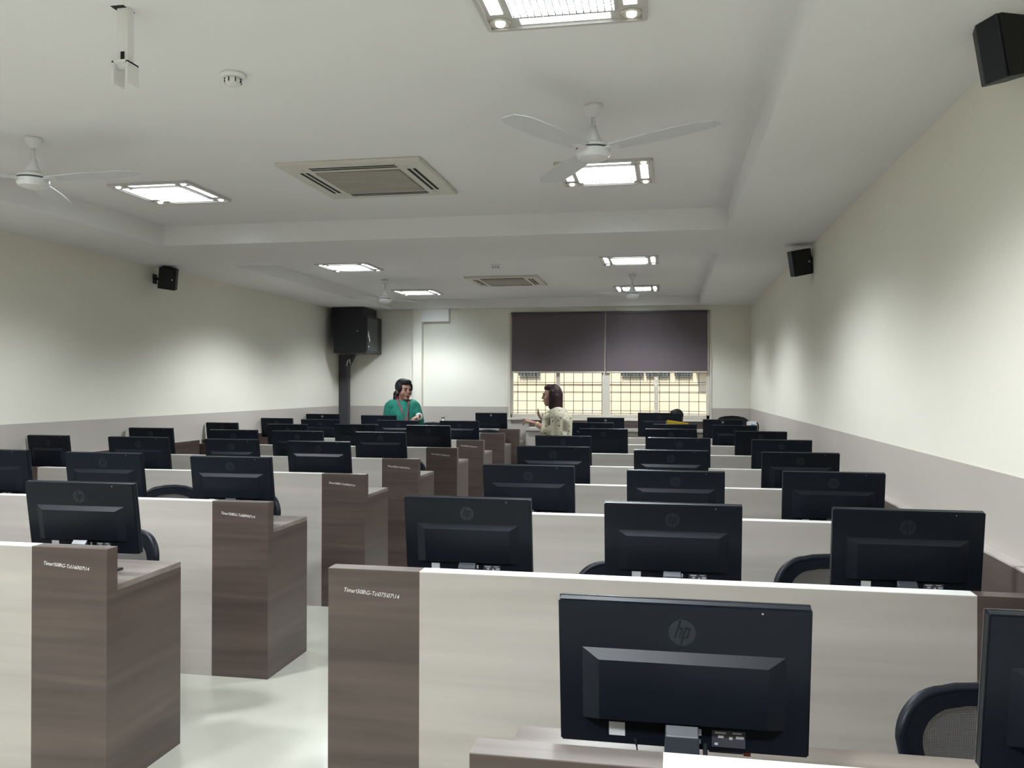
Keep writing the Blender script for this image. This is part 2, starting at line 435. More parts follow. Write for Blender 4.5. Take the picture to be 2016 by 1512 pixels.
# raised brown trunking boards with a pale cap running along both side walls behind the benches
def wallboard(x0, x1, y0, y1, label):
    t = empty('trunking_board', ((x0 + x1) / 2, (y0 + y1) / 2, 0)); w, d = (x1 - x0) / 2, (y1 - y0) / 2
    MB().box(-w, w, -d, d, .765, .945).build('board', M['brown'], t)
    MB().box(-w, w, -d, d, .945, .951).build('cap', M['wains'], t)
    return tag(t, label, 'trunking board', 'brown boards along the side walls')
for i, y in enumerate(RY[:-1]):
    wallboard(XR - .055, XR - .005, y + .062, RY[i + 1] - .004, 'low brown board with grey cap on the right wall behind the %s right-hand partition' % ordn[i])
for i, y in enumerate(LY[:6]):
    wallboard(XL + .004, XL + .022, y + .062, LY[i + 1] - .004, 'low brown board with grey cap on the left wall behind the %s left-hand partition' % ordn[i])

# ------------------------------------------------------------------ monitors
def make_monitor(kind):
    t = empty('computer_monitor')
    W, H, ZB = .2275, .275, .085
    tilt = Matrix.Translation((0, -.0, ZB + .0)) @ Matrix.Rotation(math.radians(9), 4, 'X') @ Matrix.Translation((0, 0, -ZB))
    zt = ZB + H
    h = MB().box(-W, W, -.012, .010, ZB, zt, .003)
    if kind == 'hp':
        o = [(-.188, -.010, ZB + .048), (.188, -.010, ZB + .048), (.188, -.010, ZB + .188), (-.188, -.010, ZB + .188)]
        i = [(-.152, -.027, ZB + .056), (.152, -.027, ZB + .056), (.152, -.027, ZB + .170), (-.152, -.027, ZB + .170)]
        h.hexa(o, i)
    else:
        h.box(-.15, .15, -.034, -.010, ZB + .03, ZB + .15, .008)
    h.xf(tilt); ho = h.build('housing', M['black'], t)
    MB().box(-W, W, .010, .016, ZB, zt, .001).xf(tilt).build('bezel', M['bezel'], t)
    MB().box(-W + .012, W - .012, .0161, .0168, ZB + .018, zt - .012).xf(tilt).build('screen', M['screen'], t)
    if kind == 'hp':
        lg = MB().lathe([(.0245, 0), (.0245, .001)], seg=32).xf(tilt @ Matrix.Translation((0, -.0118, zt - .052)) @ Matrix.Rotation(PI / 2, 4, 'X')).build('logo_disc', M['logo'], t)
        # slanted letter strokes on the disc
        q = MB()
        for x, za, zb in ((-.010, -.010, .022), (-.002, -.010, .008), (.004, -.022, .010), (.012, -.008, .008)):
            q.prism([(x - .0016 + za * .3, za), (x + .0016 + za * .3, za), (x + .0016 + zb * .3, zb), (x - .0016 + zb * .3, zb)], 'y', -.0138, -.0128)
        q.box(-.008, .000, -.0138, -.0128, .007, .0092)
        q.box(.006, .0145, -.0138, -.0128, .007, .0092); q.box(.002, .0105, -.0138, -.0128, -.0095, -.0073)
        q.xf(tilt @ Matrix.Translation((0, 0, zt - .052))).build('logo_letters', M['black'], lg)
        MB().box(-.135, -.105, -.0135, -.012, ZB + .018, ZB + .044).xf(tilt).build('paper_sticker', M['lblw'], t)
        q = MB().box(.055, .115, -.0135, -.012, ZB + .010, ZB + .042).xf(tilt).build('rating_label', M['lblg'], t)
        r = MB()
        for (a, b, c2, d) in ((.060, .080, .036, .0395), (.092, .108, .037, .0395), (.066, .076, .028, .033), (.086, .092, .026, .031), (.098, .112, .028, .033), (.060, .066, .014, .018), (.030, .036, .030, .042), (.03, .035, .014, .022)):
            r.box(a, b, -.0141, -.0134, ZB + c2, ZB + d)
        r.xf(tilt).build('label_print', M['lblw'], q)
        MB().box(.050, .112, -.004, .008, ZB - .007, ZB + .001).xf(tilt).build('bottom_label_strip', M['lblg'], t)
        MB().box(.113, .126, -.004, .004, ZB - .010, ZB + .001).xf(tilt).build('red_sticker', M['redst'], t)
        MB().box(.140, .143, -.0135, -.012, zt - .011, zt - .0085).xf(tilt).build('glint_mark', M['silver'], t)
    else:
        lg = MB().tube([(.0125 * math.cos(2 * PI * k / 24), -.0130, .0125 * math.sin(2 * PI * k / 24)) for k in range(24)], .0016, 6, closed=True)
        lg.xf(tilt @ Matrix.Translation((0, 0, zt - .028)))
        lo = lg.build('logo_ring', M['silver'], t)
        q = MB()
        for x in (-.006, 0, .006): q.box(x - .0022, x + .0022, -.0138, -.0125, -.004, .004)
        q.xf(tilt @ Matrix.Translation((0, 0, zt - .028))).build('logo_letters', M['silver'], lo)
    n = MB().hexa([(-.030, -.052, ZB + .035), (.030, -.052, ZB + .035), (.030, -.036, ZB + .05), (-.030, -.036, ZB + .05)],
                  [(-.036, -.060, .008), (.036, -.060, .008), (.036, -.020, .008), (-.036, -.020, .008)])
    n.build('stand_neck', M['neck'], t, bev=.002)
    MB().box(-.10, .10, -.085, .085, 0, .009, .003).build('stand_base', M['blackm'], t)
    MB().tube([(-.085, -.014, ZB + .012), (-.080, -.024, ZB - .02), (-.070, -.030, .03), (-.062, -.03, .006)], .0045, 6).build('power_cable', M['blackm'], t)
    MB().tube([(.043, -.014, ZB + .012), (.043, -.024, ZB - .02), (.047, -.030, .03), (.05, -.03, .006)], .0045, 6).build('video_cable', M['blackm'], t)
    return t
PROTO = {'hp': make_monitor('hp'), 'dell': make_monitor('dell')}
used = set()
# (y of its back, x left, x right, z top, kind, label)
#MONBEGIN
MON = [
    (1.539, -0.194, 0.246, 1.119, 'hp', 'black monitor seen from behind, left of two on the nearest right-hand bench'),
    (1.539, 0.525, 0.917, 1.127, 'hp', 'black monitor seen from behind, right of two on the nearest right-hand bench'),
    (2.826, -0.895, -0.452, 1.121, 'hp', 'black monitor seen from behind, left of three on the second right-hand bench'),
    (2.826, -0.206, 0.237, 1.119, 'hp', 'black monitor seen from behind, middle of three on the second right-hand bench'),
    (2.826, 0.514, 0.958, 1.119, 'hp', 'black monitor seen from behind, right of three on the second right-hand bench'),
    (4.12, -0.901, -0.446, 1.114, 'hp', 'black monitor seen from behind, left of three on the third right-hand bench'),
    (4.12, -0.193, 0.266, 1.101, 'hp', 'black monitor seen from behind, middle of three on the third right-hand bench'),
    (4.12, 0.528, 0.978, 1.11, 'hp', 'black monitor seen from behind, right of three on the third right-hand bench'),
    (5.34, -0.946, -0.482, 1.122, 'hp', 'black monitor seen from behind, left of three on the fourth right-hand bench'),
    (5.34, -0.207, 0.247, 1.11, 'hp', 'black monitor seen from behind, middle of three on the fourth right-hand bench'),
    (5.34, 0.563, 1.011, 1.108, 'hp', 'black monitor seen from behind, right of three on the fourth right-hand bench'),
    (6.55, -1.016, -0.578, 1.12, 'hp', 'black monitor seen from behind, left of three on the fifth right-hand bench'),
    (6.55, -0.147, 0.318, 1.116, 'hp', 'black monitor seen from behind, middle of three on the fifth right-hand bench'),
    (6.55, 0.617, 1.047, 1.111, 'hp', 'black monitor seen from behind, right of three on the fifth right-hand bench'),
    (7.79, -0.802, -0.357, 1.118, 'hp', 'black monitor seen from behind, left of three on the sixth right-hand bench'),
    (7.79, -0.198, 0.258, 1.122, 'hp', 'black monitor seen from behind, middle of three on the sixth right-hand bench'),
    (7.79, 0.59, 1.035, 1.11, 'hp', 'black monitor seen from behind, right of three on the sixth right-hand bench'),
    (9.04, -1.007, -0.564, 1.121, 'hp', 'black monitor seen from behind, left of three on the seventh right-hand bench'),
    (9.04, -0.15, 0.299, 1.112, 'hp', 'black monitor seen from behind, middle of three on the seventh right-hand bench'),
    (9.04, 0.457, 0.906, 1.107, 'hp', 'black monitor seen from behind, right of three on the seventh right-hand bench'),
    (10.22, -0.954, -0.511, 1.131, 'dell', 'thin black monitor with silver ring logo, left of three on the eighth right-hand bench'),
    (10.22, -0.349, 0.162, 1.194, 'hp', 'black monitor seen from behind, middle of three on the eighth right-hand bench'),
    (10.22, 0.408, 0.859, 1.122, 'dell', 'thin black monitor with silver ring logo, right of three on the eighth right-hand bench'),
    (2.947, -2.487, -2.015, 1.124, 'hp', 'black monitor seen from behind, the only one visible on the nearest left-hand bench'),
    (4.215, -4.046, -3.547, 1.135, 'hp', 'black monitor seen from behind, left of three on the second left-hand bench'),
    (4.215, -3.308, -2.839, 1.129, 'hp', 'black monitor seen from behind, middle of three on the second left-hand bench'),
    (4.215, -2.544, -2.077, 1.12, 'hp', 'black monitor seen from behind, right of three on the second left-hand bench'),
    (5.61, -4.722, -4.381, 1.128, 'hp', 'black monitor seen from behind, leftmost of four on the third left-hand bench'),
    (5.63, -4.063, -3.578, 1.124, 'hp', 'black monitor seen from behind, second of four on the third left-hand bench'),
    (5.63, -3.286, -2.873, 1.118, 'hp', 'black monitor seen from behind, third of four on the third left-hand bench'),
    (5.63, -2.651, -2.184, 1.112, 'hp', 'black monitor seen from behind, rightmost of four on the third left-hand bench'),
    (6.82, -4.718, -4.293, 1.127, 'hp', 'black monitor seen from behind, leftmost of four on the fourth left-hand bench'),
    (6.87, -3.966, -3.514, 1.116, 'hp', 'black monitor seen from behind, second of four on the fourth left-hand bench'),
    (6.87, -3.378, -2.909, 1.113, 'hp', 'black monitor seen from behind, third of four on the fourth left-hand bench'),
    (6.87, -2.62, -2.169, 1.113, 'hp', 'black monitor seen from behind, rightmost of four on the fourth left-hand bench'),
    (8.11, -4.722, -4.368, 1.12, 'hp', 'black monitor seen from behind, leftmost of four on the fifth left-hand bench'),
    (8.17, -4.072, -3.625, 1.108, 'hp', 'black monitor seen from behind, second of four on the fifth left-hand bench'),
    (8.17, -3.336, -2.895, 1.115, 'hp', 'black monitor seen from behind, third of four on the fifth left-hand bench'),
    (8.17, -2.575, -2.121, 1.113, 'hp', 'black monitor seen from behind, rightmost of four on the fifth left-hand bench'),
    (9.32, -4.722, -4.325, 1.123, 'hp', 'black monitor seen from behind, leftmost of five on the sixth left-hand bench'),
    (9.37, -4.24, -3.761, 1.111, 'hp', 'black monitor seen from behind, second of five on the sixth left-hand bench'),
    (9.65, -3.604, -3.167, 1.154, 'hp', 'black monitor seen from behind, third of five on the sixth left-hand bench'),
    (9.37, -3.289, -2.814, 1.11, 'hp', 'black monitor seen from behind, fourth of five on the sixth left-hand bench'),
    (9.37, -2.557, -2.101, 1.111, 'hp', 'black monitor seen from behind, rightmost of five on the sixth left-hand bench'),
    (10.59, -4.722, -4.258, 1.133, 'dell', 'thin black monitor with silver ring logo, the only one visible on the seventh left-hand bench'),
    (11.32, -3.848, -3.356, 1.146, 'hp', 'black monitor seen from behind, left of two on the eighth left-hand bench'),
    (11.32, -2.585, -2.147, 1.143, 'dell', 'thin black monitor with silver ring logo, right of two on the eighth left-hand bench'),
]
#MONEND
for (yy, xa, xb, zt, kind, label) in MON:
    if kind not in used: used.add(kind); t = PROTO[kind]
    else: t = copy_tree(PROTO[kind])
    base = .762
    sx = (xb - xa) / .455; sz = (zt - base) / .357
    t.location = ((xa + xb) / 2, yy + .042, base); t.scale = (sx, 1, sz)
    if zt > 1.18: t.location.z = .823; t.scale = (sx, 1, (zt - .823) / .357)
    tag(t, label, 'monitor', 'computer monitors on the benches')

# ------------------------------------------------------------------ chairs
def make_chair():
    t = empty('mesh_chair')
    # local: faces -Y (towards the monitor); back top z .86
    W, Z0, Z1 = .225, .46, .86
    loop = []
    def corner(cx, cz, r, a0, a1, n=7): return [(cx + r * math.cos(a0 + (a1 - a0) * k / n), cz + r * math.sin(a0 + (a1 - a0) * k / n)) for k in range(n + 1)]
    out = corner(W - .12, Z1 - .09, .09, 0, PI / 2)
    out = [(x + .03 * (1 if x > 0 else 0), z) for x, z in out]
    R = corner(W - .115, Z1 - .11, .11, 0, PI / 2, 10); Lf = [(-x, z) for x, z in R[::-1]]
    top = R + [(W * .35, Z1 + .006), (0, Z1 + .010), (-W * .35, Z1 + .006)] + Lf
    bot = [(-W + .045, Z0 + .05), (-W + .075, Z0 + .01), (-W + .12, Z0), (W - .12, Z0), (W - .075, Z0 + .01), (W - .045, Z0 + .05)]
    pts2 = top + bot
    def yc(x, z): return .02 + .05 * (z - Z0) / (Z1 - Z0) - .06 * (x / W) ** 2 - .0
    MB().tube([(x, yc(x, z), z) for x, z in pts2], .015, 10, closed=True, up=(0, 1, 0)).build('backrest_frame', M['black'], t, smooth=True)
    # inner rim
    cxm, czm = 0, (Z0 + Z1) / 2
    inn = [(x * .78, czm + (z - czm) * .80) for x, z in pts2]
    b = MB(); A = [b.bm.verts.new((x, yc(x, z) - .014, z)) for x, z in pts2]; B = [b.bm.verts.new((x, yc(x, z) - .014, z)) for x, z in inn]
    C = [b.bm.verts.new((x, yc(x, z) + .012, z)) for x, z in inn]
    n = len(A)
    for i in range(n):
        j = (i + 1) % n
        b.bm.faces.new([A[i], A[j], B[j], B[i]]); b.bm.faces.new([B[i], B[j], C[j], C[i]]); b.bm.faces.new([C[i], C[j], A[j], A[i]])
    b.build('backrest_rim', M['black'], t)
    b = MB(); rows = []
    for k in range(1, 12):
        z = Z0 + .045 + (Z1 - Z0 - .075) * (k - 1) / 10
        wv = W * .83 * (1 - .10 * abs(k - 6) / 5) - (.05 if k in (1, 11) else .0)
        rows.append([b.bm.verts.new((wv * (u / 5 - 1), yc(wv * (u / 5 - 1), z) + .004, z)) for u in range(11)])
    for r0, r1 in zip(rows, rows[1:]):
        for u in range(10): b.bm.faces.new([r0[u], r0[u + 1], r1[u + 1], r1[u]])
    b.build('mesh_panel', M['mesh'], t, smooth=True)
    s = MB().box(-.22, .22, -.42, .0, .41, .46, .02); s.build('seat', M['blackm'], t, smooth=True)
    MB().tube([(0, -.05, .40), (0, .06, .42), (0, .075, .55), (0, .06, .62)], .018, 8).build('back_support', M['blackm'], t, smooth=True)
    for sx in (-1, 1):
        a = MB().tube([(sx * .22, -.2, .42), (sx * .255, -.2, .46), (sx * .255, -.2, .60)], .012, 8).build('armrest', M['blackm'], t, smooth=True)
        MB().box(sx * .255 - .025, sx * .255 + .025, -.30, -.08, .60, .622, .008).build('arm_pad', M['neck'], a)
    MB().tube([(0, -.2, .08), (0, -.2, .41)], .022, 10).build('gas_column', M['steel'], t, smooth=True)
    for k in range(5):
        a = 2 * PI * k / 5 + .3; dx, dy = math.cos(a), math.sin(a)
        l = MB().tube([(0, -.2, .10), (dx * .13, -.2 + dy * .13, .085), (dx * .25, -.2 + dy * .25, .065)], [.022, .018, .012], 8).build('base_leg', M['blackm'], t, smooth=True)
        MB().ell((dx * .25, -.2 + dy * .25, .027), (.022, .022, .027), 10).build('caster', M['blackm'], l, smooth=True)
    return t
chair0 = make_chair(); first = True
CH = [  # x centre, y, z top, rot, label
 (.772, 2.17, .78, 0, 'black mesh-back chair at the nearest right-hand bench, beside the monitor cut by the frame'),
 (-.14, 3.40, .80, 0, 'black mesh chair between the left and middle monitors of the second right-hand bench'),
 (.635, 3.40, .85, 0, 'black mesh chair showing left of the right monitor, second right-hand bench'),
 (-2.452, 3.42, .855, 0, 'black mesh chair behind the monitor of the nearest left-hand bench'),
 (-2.99, 4.72, .885, 0, 'black mesh chair between two monitors of the second left-hand bench'),
 (-2.475, 4.72, .862, 0, 'black mesh chair at the aisle end of the second left-hand bench'),
 (-2.345, 7.33, .842, -.1, 'black mesh chair at the aisle end of the fourth left-hand bench'),
 (-3.10, 10.98, 1.02, .2, 'black mesh chair behind the woman in green, before the last left bench'),
 (-2.35, 11.00, .93, -.2, 'black mesh chair with pale arm pads behind the seventh left-hand bench'),
 (.794, 10.85, 1.14, .1, 'tall dark chair with rounded top behind the right rear monitor'),
]
for i, (x, y, z, r, lab) in enumerate(CH):
    t = chair0 if i == 0 else copy_tree(chair0)
    t.location = (x, y, 0); t.rotation_euler.z = r; t.scale = (.9 if i in (4, 5) else 1, 1, z / .88)
    tag(t, lab, 'office chair', 'mesh-back office chairs')

# ------------------------------------------------------------------ ceiling fittings
def luminaire():
    t = empty('ceiling_light')
    s = .27
    f = MB()
    f.prism([(-s, -s), (s, -s), (s, s), (-s, s)], 'z', -.006, 0)
    for a in (-1, 1):
        f.box(-s, s, a * s - .008, a * s + .008, -.016, 0); f.box(a * s - .008, a * s + .008, -s, s, -.016, 0)
        f.box(-s * .66, s * .66, a * s * .66 - .006, a * s * .66 + .006, -.016, -.004); f.box(a * s * .66 - .006, a * s * .66 + .006, -s * .66, s * .66, -.016, -.004)
    f.build('light_frame', M['lightframe'], t)
    MB().box(-.172, .172, -.172, .172, -.0085, -.006).build('diffuser', M['emit'], t)
    b = MB()
    for k in range(15): x = -.165 + .33 * k / 14; b.box(x - .002, x + .002, -.172, .172, -.022, -.0095)
    b.build('louvre', M['blade'], t)
    for a in (-1, 1):
        MB().box(-.155, .155, a * .225 - .022, a * .225 + .022, -.009, -.006).build('side_strip', M['emits'], t)
        MB().box(a * .225 - .022, a * .225 + .022, -.155, .155, -.009, -.006).build('side_strip', M['emits'], t)
        for c2 in (-1, 1):
            l = MB().lathe([(.040, -.006), (.038, -.013), (.026, -.010), (.012, -.0085), (0, -.0085)], a * .226, c2 * .226, 20).build('corner_reflector', M['lens'], t, smooth=True)
            MB().ell((a * .226, c2 * .226, -.013), (.018, .018, .008), 10).build('corner_bulb', M['lenson'], l, smooth=True)
    return t
LP = [(-3.205, 5.065, ZT1, 'glowing white ceiling light on the left of the near tray, beside the left fan'),
      (-.362, 5.03, ZT1, 'louvred ceiling light directly behind the near right fan'),
      (-.349, 2.663, ZT1, 'large louvred ceiling light cut off by the top of the photo'),
      (-3.253, 8.37, ZT2, 'bright square ceiling light at front left of the far tray'),
      (-.368, 8.355, ZT2, 'louvred ceiling light at front right of the far tray'),
      (-3.235, 10.74, ZT2, 'square ceiling light at rear left of the far tray beside the fan'),
      (-.385, 10.74, ZT2, 'ceiling light at rear right of the far tray, partly behind the fan'),
      (-3.205, 2.663, ZT1, 'ceiling light of the near tray outside the frame on the left'),
      (-3.205, .29, ZT1, 'ceiling light behind the camera on the left'), (-.349, .29, ZT1, 'ceiling light behind the camera on the right')]
lum = luminaire()
SPOTW = [66, 42, 40, 56, 40, 9, 9, 130, 130, 120]
for i, (x, y, z, lab) in enumerate(LP):
    t = lum if i == 0 else copy_tree(lum)
    t.location = (x, y, z); tag(t, lab, 'ceiling light', 'square recessed ceiling lights')
    ld = bpy.data.lights.new('lamp_glow', 'SPOT'); ld.energy = SPOTW[i]; ld.spot_size = math.radians(146); ld.spot_blend = .5
    ld.shadow_soft_size = .12; ld.color = (.94, .97, 1.)
    lo = bpy.data.objects.new('lamp_glow', ld); COL.objects.link(lo); lo.parent = t; lo.location = (0, 0, -.14)

def fan(name, x, y, zc, drop, R, blades, label, scale=1.):
    t = empty(name, (x, y, zc))
    MB().lathe([(0, 0), (.042, 0), (.044, -.012), (.034, -.03), (.022, -.048), (.012, -.055), (0, -.055)]).build('canopy', M['fanw'], t, smooth=True)
    MB().tube([(0, 0, -.05), (0, 0, -drop + .05)], .009, 12).build('downrod', M['fanw'], t, smooth=True)
    MB().lathe([(0, -drop + .112), (.014, -drop + .112), (.022, -drop + .08), (.038, -drop + .045), (.038, -drop + .036), (0, -drop + .036)]).build('lower_canopy', M['fanw'], t, smooth=True)
    mo = MB().lathe([(0, -drop + .035), (.05, -drop + .033), (.074, -drop + .022), (.078, -drop + .012), (.078, -drop - .018), (.068, -drop - .034), (.04, -drop - .044), (0, -drop - .046)]).build('motor_housing', M['fanw'], t)
    autosmooth(mo, 30)
    MB().lathe([(.0786, -drop + .010), (.0792, -drop + .008), (.0792, -drop + .004), (.0786, -drop + .002)]).build('trim_ring', M['duct'], mo, smooth=True)
    for a in blades:
        b = MB(); n = 8; up = []; lo = []
        for k in range(n + 1):
            r = .11 + (R - .11) * k / n; hw = .050 + .018 * math.sin(PI * min(1, k / n * .9)) if k < n else .034
            tw = math.radians(2)
            dz = r * .0
            for s, L in ((1, up), (-1, lo)):
                L.append(Vector((r, s * hw * math.cos(tw), s * hw * math.sin(tw) + dz)))
        V = [b.bm.verts.new(p + Vector((0, 0, .002))) for p in up] + [b.bm.verts.new(p + Vector((0, 0, .002))) for p in lo]
        Wv = [b.bm.verts.new(p - Vector((0, 0, .002))) for p in up] + [b.bm.verts.new(p - Vector((0, 0, .002))) for p in lo]
        m = n + 1
        for k in range(n):
            b.bm.faces.new([V[k], V[k + 1], V[m + k + 1], V[m + k]]); b.bm.faces.new([Wv[k], Wv[m + k], Wv[m + k + 1], Wv[k + 1]])
            b.bm.faces.new([V[k], Wv[k], Wv[k + 1], V[k + 1]]); b.bm.faces.new([V[m + k], V[m + k + 1], Wv[m + k + 1], Wv[m + k]])
        b.bm.faces.new([V[0], V[m], Wv[m], Wv[0]]); b.bm.faces.new([V[n], Wv[n], Wv[m + n], V[m + n]])
        b.xf(Matrix.Translation((0, 0, -drop)) @ Matrix.Rotation(a, 4, 'Z'))
        bo = b.build('blade', M['bladem'], t)
        MB().box(.06, .15, -.02, .02, -.004, .003).xf(Matrix.Translation((0, 0, -drop)) @ Matrix.Rotation(a, 4, 'Z')).build('blade_bracket', M['fanw'], bo)
    return tag(t, label, 'ceiling fan', 'three-blade ceiling fans')
d = math.radians
fan('ceiling_fan', -.333, 3.83, ZT1, .205, .62, [d(-118), d(-32), d(118)], 'white ceiling fan in front of the near right ceiling light')
fan('ceiling_fan', -3.21, 3.84, ZT1, .215, .62, [d(-4), d(116), d(236)], 'white ceiling fan at the left edge of the photo')
fan('ceiling_fan', -3.252, 9.48, ZT2, .225, .55, [d(-130), d(-10 + 120), d(50)], 'small white ceiling fan over the woman in green, left of the far tray')
fan('ceiling_fan', -.388, 9.49, ZT2, .215, .62, [d(-28), d(92), d(212)], 'small white ceiling fan at the right of the far tray')

def cassette(x, y, z, s, label, rz=0.):
    t = empty('air_conditioner_cassette', (x, y, z), rz)
    MB().box(-s, s, -s, s, -.022, 0, .006).build('panel', M['acp'], t)
    g = s * .60
    MB().box(-g, g, -g, g, -.030, -.022, .003).build('intake_grille', M['acg'], t)
    for a in (-1, 1):
        for k in (.72, .80):
            MB().box(-g, g, a * s * k - .009, a * s * k + .009, -.0235, -.0215).build('air_slot', M['dark'], t)
            MB().box(a * s * k - .009, a * s * k + .009, -g, g, -.0235, -.0215).build('air_slot', M['dark'], t)
    for a in (-1, 1):
        for b2 in (-1, 1): MB().box(a * g * 1.2 - .012, a * g * 1.2 + .012, b2 * g * 1.2 - .01, b2 * g * 1.2 + .01, -.026, -.022).build('catch', M['acp'], t)
    return tag(t, label, 'air conditioner', 'ceiling cassette air conditioners')
cassette(-1.775, 4.93, ZT1, .43, 'cream square ceiling cassette in the middle of the near tray')
cassette(-1.853, 9.74, ZT2, .42, 'cream square ceiling cassette in the middle of the far tray')

def detector(x, y, z, label):
    t = empty('smoke_detector', (x, y, z))
    MB().lathe([(0, 0), (.05, 0), (.05, -.012), (.042, -.016), (0, -.016)]).build('base_plate', M['white'], t, smooth=True)
    MB().lathe([(0, -.016), (.028, -.016), (.034, -.03), (.028, -.045), (0, -.048)]).build('sensor_head', M['white'], t, smooth=True)
    for k in range(8):
        a = 2 * PI * k / 8; MB().box(-.002, .002, .030, .0355, -.038, -.022).xf(Matrix.Rotation(a, 4, 'Z')).build('slot', M['dark'], t)
    return tag(t, label, 'smoke detector', 'smoke detectors on the ceiling')
detector(-1.745, 3.19, ZT1, 'white smoke detector on the near ceiling, upper left')
detector(-1.728, 8.48, ZT2, 'small white smoke detector in front of the far cassette')

t = empty('projector_bracket', (-1.802, 2.575, ZT1))
MB().box(-.035, .012, -.03, .035, -.0015, 0).build('ceiling_cutout', M['dark'], t)
MB().box(-.023, .023, -.015, .015, -.20, .0, .003).build('drop_post', M['ceil'], t)
MB().box(-.006, .008, -.017, -.015, -.175, -.150).build('slot', M['dark'], t)
MB().box(-.030, -.022, -.03, .03, -.262, -.185).box(.022, .030, -.03, .03, -.262, -.185).box(-.030, .030, -.03, .03, -.190, -.182).build('fork_bracket', M['ceil'], t)
tag(t, 'empty white projector bracket hanging from a dark ceiling cutout, upper left', 'bracket')

# ------------------------------------------------------------------ wall speakers
def speaker(loc, rz, tilt, label, side, s=1., roll=0.):
    t = empty('wall_speaker', loc)
    R = Matrix.Rotation(roll, 4, 'Y') @ Matrix.Rotation(rz, 4, 'Z') @ Matrix.Rotation(tilt, 4, 'X')
    hw, hh, dp = .078 * s, .098 * s, .07 * s
    b = MB().prism([(-hw, -dp), (hw, -dp), (hw, dp * .2), (hw * .55, dp), (-hw * .55, dp), (-hw, dp * .2)], 'z', -hh, hh).xf(R)
    bo = b.build('cabinet', M['blackm'], t, bev=.004)
    MB().box(-hw * .92, hw * .92, -dp - .008, -dp, -hh * .94, hh * .94, .003).xf(R).build('grille_cloth', M['dark'], t)
    MB().box(hw * .55, hw * .7, -dp - .0095, -dp - .008, -.008, .006).xf(R).build('badge', M['silver'], t)
    MB().tube([(0, 0, 0), R @ Vector((0, dp + .01, 0)), (side, .02, .0)], .011, 8).build('arm', M['blackm'], t, smooth=True)
    MB().box(side - .006 if side > 0 else side, side if side > 0 else side + .006, -.01, .05, -.045, .045).build('wall_plate', M['blackm'], t)
    return tag(t, label, 'speaker', 'small black wall speakers')
speaker((1.006, 6.92, 2.475), d(14), d(10), 'small black speaker high on the right wall, above the far benches', XR - 1.006, roll=d(-12))
speaker((-4.590, 7.222, 2.505), d(18), d(10), 'small black speaker high on the left wall', XL + 4.590, roll=d(8))
speaker((1.025, 2.85, 2.56), d(20), d(10), 'black speaker at the top right corner of the photo', XR - 1.025, 1.05, roll=d(-16))

# ------------------------------------------------------------------ rack cabinet and trunking
t = empty('rack_cabinet', (-4.368, 11.48, 1.966))
MB().box(-.243, .243, -.23, .40, 0, .52, .004).build('cabinet_body', M['cab'], t)
dr = MB().box(.243, .250, -.205, .205, .03, .49).build('glass_door', M['cabg'], t)
MB().box(.2495, .257, -.20, -.19, .22, .30).build('door_handle', M['silver'], dr)
MB().prism([(-.205, .30), (-.18, .31), (-.10, .17), (-.13, .155)], 'x', .2501, .2515).build('torn_white_sticker', M['white'], dr)
MB().box(.2501, .2515, -.19, -.14, .085, .095).build('small_label', M['white'], dr)
MB().box(.10, .115, -.2315, -.23, .30, .315).build('lock', M['silver'], t)
tag(t, 'black wall-mounted network rack cabinet with torn white sticker, far left corner', 'cabinet')
MB().box(-4.66, -4.20, 11.30, 11.86, 2.487, 2.61).build('cabinet_top_box', M['cab'])  # solid dark box standing for the black recess above the cabinet
o = bpy.data.objects['cabinet_top_box']; tag(o, 'dark box filling the recess between the rack cabinet and the ceiling', 'cable box')
t = empty('cable_trunking', (-4.675, 11.83, 0))
MB().box(-.07, .07, -.05, .05, .0, 1.80).build('duct', M['duct'], t, bev=.004)
MB().hexa([(-.07, -.05, 1.80), (.07, -.05, 1.80), (.07, .05, 1.80), (-.07, .05, 1.80)], [(-.07, -.05, 1.964), (.16, -.05, 1.964), (.16, .05, 1.964), (-.07, .05, 1.964)]).build('flared_top', M['duct'], t)
MB().tube([(.055, -.06, 1.80), (.075, -.075, 1.87), (.105, -.075, 1.90), (.11, -.065, 1.83)], .010, 8).build('cable_loop', M['white'], t, smooth=True)
tag(t, 'dark grey vertical cable trunking below the rack cabinet', 'trunking')

# ------------------------------------------------------------------ small things at the far end
def add(name, mb, m, label, cat, smooth=False, **k):
    o = mb.build(name, m, None, smooth, **k); return tag(o, label, cat)
t = empty('steel_bottle', (-3.095, 11.52, .93))
t.location.z = .762
MB().lathe([(0, 0), (.032, 0), (.034, .02), (.034, .24), (.02, .27), (.018, .29), (0, .29)]).build('bottle_body', M['steel'], t, smooth=True)
MB().lathe([(0, .29), (.022, .29), (.024, .32), (.014, .333), (0, .334)]).build('bottle_cap', M['steel'], t, smooth=True)
tag(t, 'small shiny steel bottle standing on the last left-hand bench', 'bottle')
add('paper_sheets', MB().box(-.12, .12, -.09, .09, 0, .006, .001), M['white'], 'white papers lying on the window counter near the aisle', 'paper', loc=(-1.78, 11.72, .931), rotz=.2)
